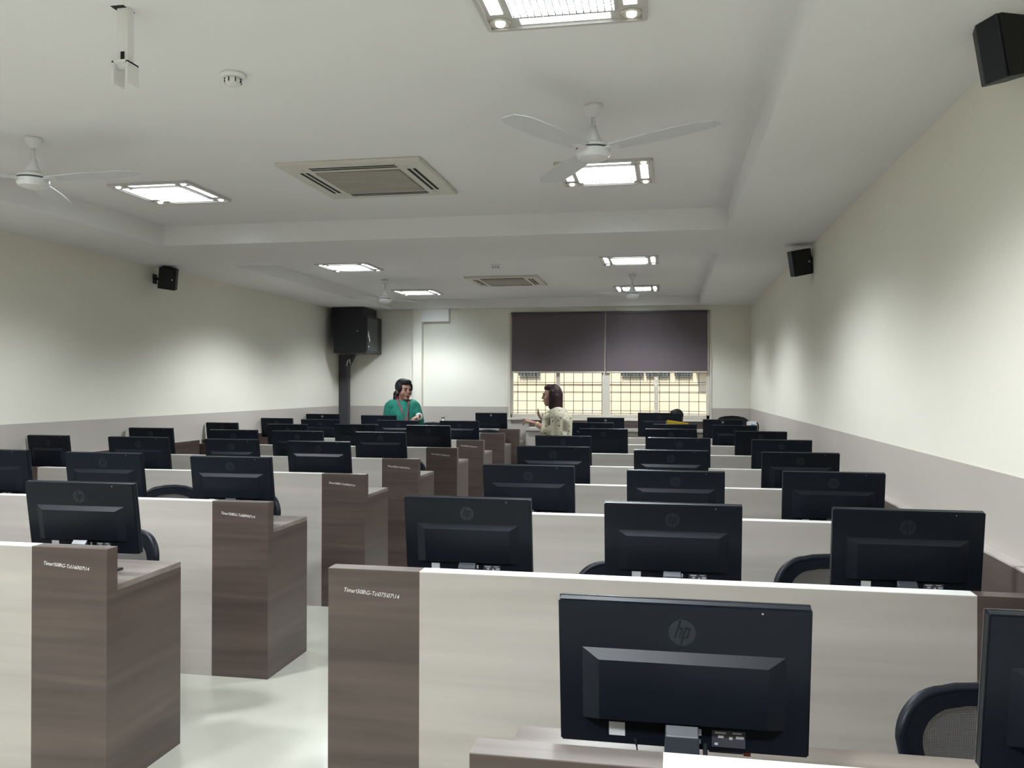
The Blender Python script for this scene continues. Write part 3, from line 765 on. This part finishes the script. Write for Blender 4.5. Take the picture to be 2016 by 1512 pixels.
# carton near the right wall
t = empty('small_carton', (.975, 10.33, .762), d(-12))
MB().box(-.055, .055, -.05, .05, 0, .335, .004).build('carton_body', M['white'], t)
MB().prism([(-.035, .16), (.05, .12), (.05, .30), (.0, .31)], 'y', -.0515, -.0502).build('blue_print', M['blue'], t)
MB().prism([(-.02, .20), (.035, .17), (.035, .285), (.0, .295)], 'y', -.0525, -.0516).build('pale_window', M['lblw'], t)
MB().tube([(.058, -.03, .20), (.075, -.03, .24), (.075, -.03, .30), (.058, -.03, .33)], .008, 6).build('dark_handle', M['blackm'], t)
tag(t, 'upright blue and white carton by the right wall at the far end', 'carton')
t = empty('cable_clip_box', (1.065, 8.72, .951)); 
MB().box(-.02, .02, -.03, .03, 0, .05, .006).build('box_shell', M['white'], t); MB().tube([(0, -.03, .03), (.005, -.08, .06), (-.005, -.12, .02)], .007, 6).build('cable_end', M['white'], t)
tag(t, 'small white cable box on the ledge of the right wall', 'cable box')
# yellow folder leaning over the monitor of the seventh right-hand bench
t = empty('yellow_folder', (.115, 9.26, .762))
MB().hexa([(-.14, 0, 0), (.14, 0, 0), (.14, .012, 0), (-.14, .012, 0)], [(-.12, -.155, .392), (.10, -.155, .361), (.10, -.143, .361), (-.12, -.143, .392)]).build('folder_cover', M['yellow'], t)
MB().hexa([(-.150, .0, 0), (-.14, .0, 0), (-.14, .012, 0), (-.150, .012, 0)], [(-.132, -.155, .375), (-.12, -.155, .385), (-.12, -.143, .385), (-.132, -.143, .375)]).build('folder_spine', M['lblw'], t)
tag(t, 'yellow folder propped up behind the middle monitor near the seated person', 'folder')
t = empty('desk_stand', (-.095, 10.24, .762))
MB().box(-.16, .16, -.12, .12, .045, .06, .003).build('stand_shelf', M['blackm'], t)
for sx in (-1, 1): MB().box(sx * .15 - .006, sx * .15 + .006, -.11, .11, 0, .045).build('stand_side', M['blackm'], t)
tag(t, 'dark riser under the tall monitor in front of the seated person', 'monitor riser')

# ------------------------------------------------------------------ people
def head(b, c, rz, s=1.):
    """adds head volumes to MB b; face looks towards -Y rotated by rz"""
    R = Matrix.Rotation(rz, 3, 'Z'); c = Vector(c)
    def P(x, y, z): return c + R @ Vector((x * s, y * s, z * s))
    def E(p, r, rot=0): b.ell(P(*p), (r[0] * s, r[1] * s, r[2] * s), 14, (0, 0, rz))
    E((0, .012, .025), (.073, .090, .088)); E((0, -.022, -.02), (.060, .064, .088)); E((0, -.045, -.078), (.034, .034, .030))
    E((.036, -.045, -.030), (.028, .026, .03)); E((-.036, -.045, -.030), (.028, .026, .03))
    E((0, -.088, -.010), (.010, .014, .024)); E((0, -.096, -.024), (.014, .014, .010))
    E((0, -.083, -.054), (.022, .010, .008)); E((0, -.079, .022), (.045, .012, .012))
    for a in (-1, 1): E((a * .074, .012, -.008), (.010, .018, .028))
    return P
def face_bits(P, R0, parent, s=1.):
    for a in (-1, 1):
        MB().ell(P(a * .029, -.0835, .002), (.010 * s, .008 * s, .0055 * s), 10).build('eye', M['eyew'], parent, smooth=True)
        MB().tube([P(a * .013, -.090, .020), P(a * .030, -.090, .025), P(a * .046, -.078, .019)], .0032, 6).build('eyebrow', M['hair'], parent, smooth=True)
    MB().tube([P(-.021, -.088, -.054), P(-.008, -.0945, -.052), P(.008, -.0945, -.052), P(.021, -.088, -.054)], .0048, 8).build('lips', M['lips'], parent, smooth=True)
def hand(b, wrist, dirv, palmn, curl, spread=.10, s=.92, index=None, mirror=1):
    """palm + five bent fingers, unequal lengths. dirv = pointing direction, palmn = palm normal"""
    w = Vector(wrist); dv = Vector(dirv).normalized(); n = Vector(palmn).normalized(); n = (n - dv * n.dot(dv)).normalized()
    sd = dv.cross(n).normalized() * mirror
    L = .085 * s
    for k in (-1.5, -.5, .5, 1.5):
        b.limb(w + sd * k * .010 * s, .013 * s, w + dv * L + sd * k * .019 * s, .0105 * s, 4)
    b.limb(w - dv * .03, .021 * s, w + dv * .01, .020 * s, 3)
    for i, (k, ln) in enumerate(((-1.5, .072), (-.5, .082), (.5, .076), (1.5, .060))):
        p = w + dv * L + sd * k * .019 * s; a = 0; c = curl if not (index is not None and i == 0) else index
        d0 = (dv + sd * k * spread).normalized()
        for seg, f in enumerate((.42, .32, .26)):
            a += c * (1, .9, .7)[seg]
            q = p + (d0 * math.cos(a) + n * math.sin(a)) * ln * f * s
            b.limb(p, (.0088, .0080, .0072)[seg] * s, q, (.0080, .0072, .0062)[seg] * s, 3); p = q
    p = w + dv * .028 * s - sd * .026 * s; q = p + (dv * .55 - sd * .75 + n * .3).normalized() * .038 * s; r = q + (dv * .85 - sd * .35 + n * .3).normalized() * .032 * s
    b.limb(w, .014 * s, p, .013 * s, 3); b.limb(p, .012 * s, q, .0098 * s, 3); b.limb(q, .0095 * s, r, .0078 * s, 3)

# --- woman in green, standing, looking to her left past the camera
def woman_green():
    t = empty('person', (-3.195, 9.98, 0), d(16)); t.scale = (1, 1, 1.0)
    b = MB(); hr = d(30)
    P = head(b, (.02, -.02, 1.452), hr, 1.17)
    b.limb((0, .0, 1.30), .052, (.012, -.005, 1.40), .056, 4)
    b.limb((-.125, 0, 1.27), .062, (.125, 0, 1.27), .062, 6); b.ell((0, 0, 1.14), (.165, .105, .19)); b.ell((0, -.02, .92), (.15, .105, .16)); b.ell((0, .01, .80), (.175, .12, .14))
    for a in (-1, 1):
        b.limb((a * .085, 0, .80), .088, (a * .08, -.01, .46), .056, 6); b.limb((a * .08, -.01, .46), .054, (a * .08, .02, .09), .034, 6)
        b.limb((a * .08, .03, .045), .034, (a * .085, -.13, .03), .026, 4)
    # right arm hanging, left forearm bent in front
    b.limb((-.158, .01, 1.25), .052, (-.205, .03, 1.00), .043, 6); b.limb((-.205, .03, 1.00), .040, (-.20, -.10, .80), .028, 6)
    hand(b, (-.195, -.12, .775), (.1, -.35, -.9), (1, 0, 0), .35)
    b.limb((.158, .01, 1.25), .052, (.215, .0, 1.07), .043, 6); b.limb((.215, .0, 1.07), .038, (.20, -.20, 1.15), .027, 6)
    hand(b, (.19, -.222, 1.145), (-.6, -.6, -.35), (0, 0, -1), .45, mirror=-1)
    body = remeshed(b, 'body', M['skin'], t)
    face_bits(P, hr, body, 1.17)
    # hair cap, side fringe and low bun
    h = MB(); R = Matrix.Rotation(hr, 3, 'Z'); c = Vector((.02, -.02, 1.452))
    def Q(x, y, z): return c + R @ Vector((x, y, z)) * 1.17
    h.ell(Q(0, .030, .040), (0.097, 0.103, 0.103), 18, (0, 0, hr)); h.ell(Q(0, -.030, .082), (0.076, 0.067, 0.046), 16, (0, 0, hr))
    h.ell(Q(-.062, -.008, .030), (0.030, 0.057, 0.063), 14, (0, 0, hr)); h.ell(Q(.062, -.008, .030), (0.030, 0.057, 0.063), 14, (0, 0, hr))
    h.ell(Q(-.028, .095, -.045), (0.055, 0.048, 0.055), 14); h.ell(Q(-.055, .085, -.085), (0.034, 0.034, 0.052), 12)
    h.limb(Q(0, .08, .0), .06, Q(-.01, .085, -.04), .045, 4)
    remeshed(h, 'hair', M['hair'], t)
    k = MB()
    k.limb((-.125, 0, 1.272), .072, (.125, 0, 1.272), .072, 6); k.ell((0, 0, 1.15), (.165, .122, .20)); k.ell((0, -.02, .93), (.165, .125, .18)); k.ell((0, .005, .78), (.200, .142, .18))
    k.limb((0, 0, .78), .17, (0, 0, .50), .20, 5)
    k.limb((-.158, .01, 1.255), .064, (-.207, .03, .99), .056, 6); k.limb((-.205, .03, 1.0), .052, (-.185, -.07, .85), .042, 5)
    k.limb((.158, .01, 1.255), .064, (.215, .0, 1.07), .056, 6); k.limb((.215, .0, 1.07), .050, (.205, -.145, 1.13), .040, 5)
    remeshed(k, 'kurta', M['green'], t, .009)
    MB().tube([(.205, -.150, 1.132), (.202, -.182, 1.145)], [.042, .040], 14).build('cuff', M['white'], t, smooth=True)
    MB().tube([(-.055, .03, 1.385), (-.065, -.04, 1.35), (-.045, -.09, 1.30), (.0, -.128, 1.20), (.035, -.142, 1.10), (.05, -.145, 1.03)], .007, 6).tube([(.062, .03, 1.385), (.075, -.04, 1.345), (.075, -.09, 1.29), (.07, -.125, 1.20), (.06, -.142, 1.10), (.052, -.145, 1.03)], .007, 6).build('lanyard', M['red'], t, smooth=True)
    MB().prism([(.032, 1.08), (.072, 1.08), (.06, 1.01), (.045, 1.01)], 'y', -.152, -.146).build('badge_strap', M['pink'], t)
    MB().box(.035, .045, -.156, -.152, .93, 1.01).xf(Matrix.Rotation(.0, 4, 'Z')).build('badge_cord', M['white'], t)
    tag(t, 'person standing in a teal-green tunic with red lanyard, dark hair tied back', 'person')
    return t
woman_green()

# --- woman in profile with printed shawl, forearms out, in the aisle
def woman_shawl():
    t = empty('person', (-1.118, 8.50, 0), d(-90))
    # local: faces -Y ; her left = +X local
    b = MB(); hr = 0
    P = head(b, (0, -.035, 1.408), hr, .97)
    b.limb((0, .02, 1.24), .050, (0, -.01, 1.35), .046, 4)
    b.limb((-.14, .02, 1.20), .058, (.14, .02, 1.20), .058, 6); b.ell((0, .01, 1.08), (.155, .105, .18)); b.ell((0, .0, .88), (.14, .10, .16)); b.ell((0, .02, .76), (.165, .12, .14))
    for a in (-1, 1):
        b.limb((a * .08, 0, .76), .085, (a * .075, -.02, .43), .054, 6); b.limb((a * .075, -.02, .43), .052, (a * .075, .02, .09), .034, 6)
        b.limb((a * .075, .03, .045), .033, (a * .08, -.13, .03), .026, 4)
    # her left arm (nearer the camera when facing -X): local +X maps to world -Y
    b.limb((.175, .02, 1.18), .048, (.205, .02, 1.04), .040, 6); b.limb((.205, .02, 1.04), .037, (.16, -.17, 1.13), .026, 6)
    hand(b, (.155, -.195, 1.142), (-.15, -1, .28), (-.2, 0, -1), .75, index=.05, mirror=1)
    b.limb((-.175, .02, 1.18), .048, (-.19, .0, 1.04), .040, 6); b.limb((-.19, .0, 1.04), .036, (-.06, -.10, 1.13), .026, 6)
    hand(b, (-.04, -.115, 1.145), (.2, -.6, .75), (0, 1, 0), .25, mirror=-1)
    body = remeshed(b, 'body', M['skin2'], t)
    face_bits(P, hr, body, .97)
    h = MB(); c = Vector((0, -.035, 1.408))
    def Q(x, y, z): return c + Vector((x, y, z))
    h.ell(Q(0, .026, .030), (.080, .080, .092), 18); h.ell(Q(0, -.018, .080), (.064, .060, .038), 16)
    for a in (-1, 1): h.limb(Q(a * .062, .010, .04), .030, Q(a * .066, .0, -.11), .024, 6)
    h.limb(Q(0, .050, .02), .066, Q(0, .055, -.12), .060, 7); h.limb(Q(.04, .04, 0), .048, Q(.05, .03, -.17), .040, 7); h.limb(Q(-.04, .04, 0), .048, Q(-.05, .04, -.16), .040, 7)
    remeshed(h, 'hair', M['hair2'], t)
    k = MB()
    k.limb((-.14, .02, 1.202), .066, (.14, .02, 1.202), .066, 6); k.ell((0, .01, 1.08), (.168, .118, .18)); k.ell((0, 0, .88), (.155, .115, .17)); k.ell((0, .02, .75), (.185, .14, .17)); k.limb((0, .02, .74), .15, (0, .02, .46), .18, 5)
    k.limb((.175, .02, 1.18), .056, (.203, .02, 1.06), .050, 6); k.limb((-.175, .02, 1.18), .056, (-.19, .0, 1.06), .050, 6)
    remeshed(k, 'kurta', M['dkgreen'], t, .009)
    s = MB()
    s.limb((.17, .04, 1.235), .066, (-.17, .04, 1.235), .066, 8)
    s.limb((.19, .05, 1.20), .075, (.225, .05, 1.02), .068, 6); s.limb((-.18, .05, 1.20), .07, (-.21, .03, 1.02), .062, 6)
    s.limb((.06, -.07, 1.20), .050, (.21, -.07, 1.07), .046, 7); s.limb((.16, .0, 1.245), .040, (.235, .05, 1.10), .040, 5); s.limb((.10, .10, 1.20), .05, (.24, .13, 1.0), .035, 6); s.limb((-.05, -.06, 1.20), .058, (.12, -.06, 1.18), .058, 5)
    s.limb((.20, .13, 1.16), .045, (.20, .15, .86), .030, 6); s.limb((.23, .06, 1.02), .052, (.215, .13, .86), .034, 6); s.limb((0, .12, 1.18), .06, (.1, .14, .9), .04, 6)
    s.limb((.215, .02, 1.08), .055, (.215, -.09, 1.055), .030, 4)
    remeshed(s, 'shawl', M['shawl'], t, .008)
    MB().tube([(.163, -.150, 1.122), (.160, -.165, 1.128)], .030, 14).build('wristwatch', M['gold'], t, smooth=True)
    tag(t, 'person in profile gesturing with both hands, long hair and cream printed shawl', 'person')
    return t
woman_shawl()

# --- seated person behind the tall rear monitor
def seated():
    t = empty('person', (.125, 10.98, 0), d(-18))
    b = MB(); hr = d(-10)
    P = head(b, (0, -.075, 1.105), hr, .98)
    b.limb((0, .0, .93), .055, (0, -.04, 1.03), .050, 4)
    b.limb((-.16, .0, .90), .060, (.16, .0, .90), .060, 6); b.ell((0, .02, .77), (.17, .11, .19)); b.ell((0, .03, .58), (.165, .12, .12))
    for a in (-1, 1):
        b.limb((a * .09, .02, .53), .085, (a * .10, -.33, .52), .058, 6); b.limb((a * .10, -.33, .52), .054, (a * .10, -.30, .09), .035, 6); b.limb((a * .10, -.28, .045), .034, (a * .10, -.42, .03), .026, 4)
        b.limb((a * .19, .01, .88), .052, (a * .22, -.04, .68), .043, 6); b.limb((a * .22, -.04, .68), .040, (a * .12, -.26, .80), .028, 6)
        hand(b, (a * .11, -.28, .802), (-a * .3, -1, 0), (0, 0, -1), .3, mirror=a)
    body = remeshed(b, 'body', M['skin'], t)
    face_bits(P, hr, body)
    h = MB(); R = Matrix.Rotation(hr, 3, 'Z'); c = Vector((0, -.075, 1.105))
    def Q(x, y, z): return c + R @ Vector((x, y, z))
    h.ell(Q(0, .032, .040), (.080, .084, .082), 18, (0, 0, hr)); h.ell(Q(0, -.025, .078), (.062, .058, .034), 16, (0, 0, hr)); h.ell(Q(0, .07, -.01), (.062, .04, .055), 14)
    remeshed(h, 'hair', M['hair'], t)
    k = MB(); k.limb((-.16, .0, .902), .070, (.16, .0, .902), .070, 6); k.ell((0, .02, .78), (.185, .125, .20)); k.ell((0, .03, .58), (.18, .135, .14))
    for a in (-1, 1): k.limb((a * .19, .01, .885), .063, (a * .22, -.04, .70), .055, 6)
    remeshed(k, 'shirt', M['darkcloth'], t, .009)
    q = MB()
    for a in (-1, 1):
        q.limb((a * .09, .02, .53), .096, (a * .10, -.33, .52), .068, 6); q.limb((a * .10, -.33, .52), .064, (a * .10, -.30, .12), .048, 6)
    remeshed(q, 'trousers', M['duct'], t, .009)
    tag(t, 'seated person with short dark hair in dark shirt, behind the tall rear monitor', 'person')
    c2 = copy_tree(chair0); c2.location = (.125, 11.06, 0); c2.scale = (1, .9, .93); c2.rotation_euler.z = d(-18)
    tag(c2, 'office chair hidden under the seated person by the window', 'office chair', 'mesh-back office chairs')
seated()

# ------------------------------------------------------------------ daylight
sun = bpy.data.lights.new('sun', 'SUN'); sun.energy = 4.0; sun.angle = .01; sun.color = (1, .93, .80)
so = bpy.data.objects.new('sun', sun); COL.objects.link(so); so.rotation_euler = (d(38), 0, d(-12))
W = bpy.data.worlds.new('sky'); S.world = W; W.use_nodes = True
nt = W.node_tree; sk = nt.nodes.new('ShaderNodeTexSky'); sk.sky_type = 'NISHITA'; sk.sun_disc = False; sk.sun_elevation = d(50); sk.sun_rotation = d(200)
nt.links.new(sk.outputs[0], nt.nodes['Background'].inputs[0]); nt.nodes['Background'].inputs[1].default_value = .22

# ------------------------------------------------------------------ camera
cam = bpy.data.cameras.new('camera'); co = bpy.data.objects.new('camera', cam); COL.objects.link(co)
r = Vector((.98356127, .18055524, .00265297)); f = Vector((-.18056339, .983558, .00324299)); u = Vector((-.00202381, -.00366871, .99999122))
mw = Matrix(((r.x, u.x, -f.x, 0), (r.y, u.y, -f.y, 0), (r.z, u.z, -f.z, 1.5), (0, 0, 0, 1)))
co.matrix_world = mw
cam.sensor_width = 36; cam.lens = 1670.33 / 2016 * 36; cam.clip_start = .02
S.camera = co
S.view_settings.view_transform = 'Standard'; S.view_settings.look = 'None'; S.view_settings.gamma = 1; S.view_settings.exposure = 0.21
try: S.view_settings.use_curve_mapping = False
except Exception: pass
S.cycles.max_bounces = 8; S.cycles.diffuse_bounces = 5; S.cycles.transparent_max_bounces = 12
S.cycles.sample_clamp_indirect = 6
S.cycles.use_denoising = True
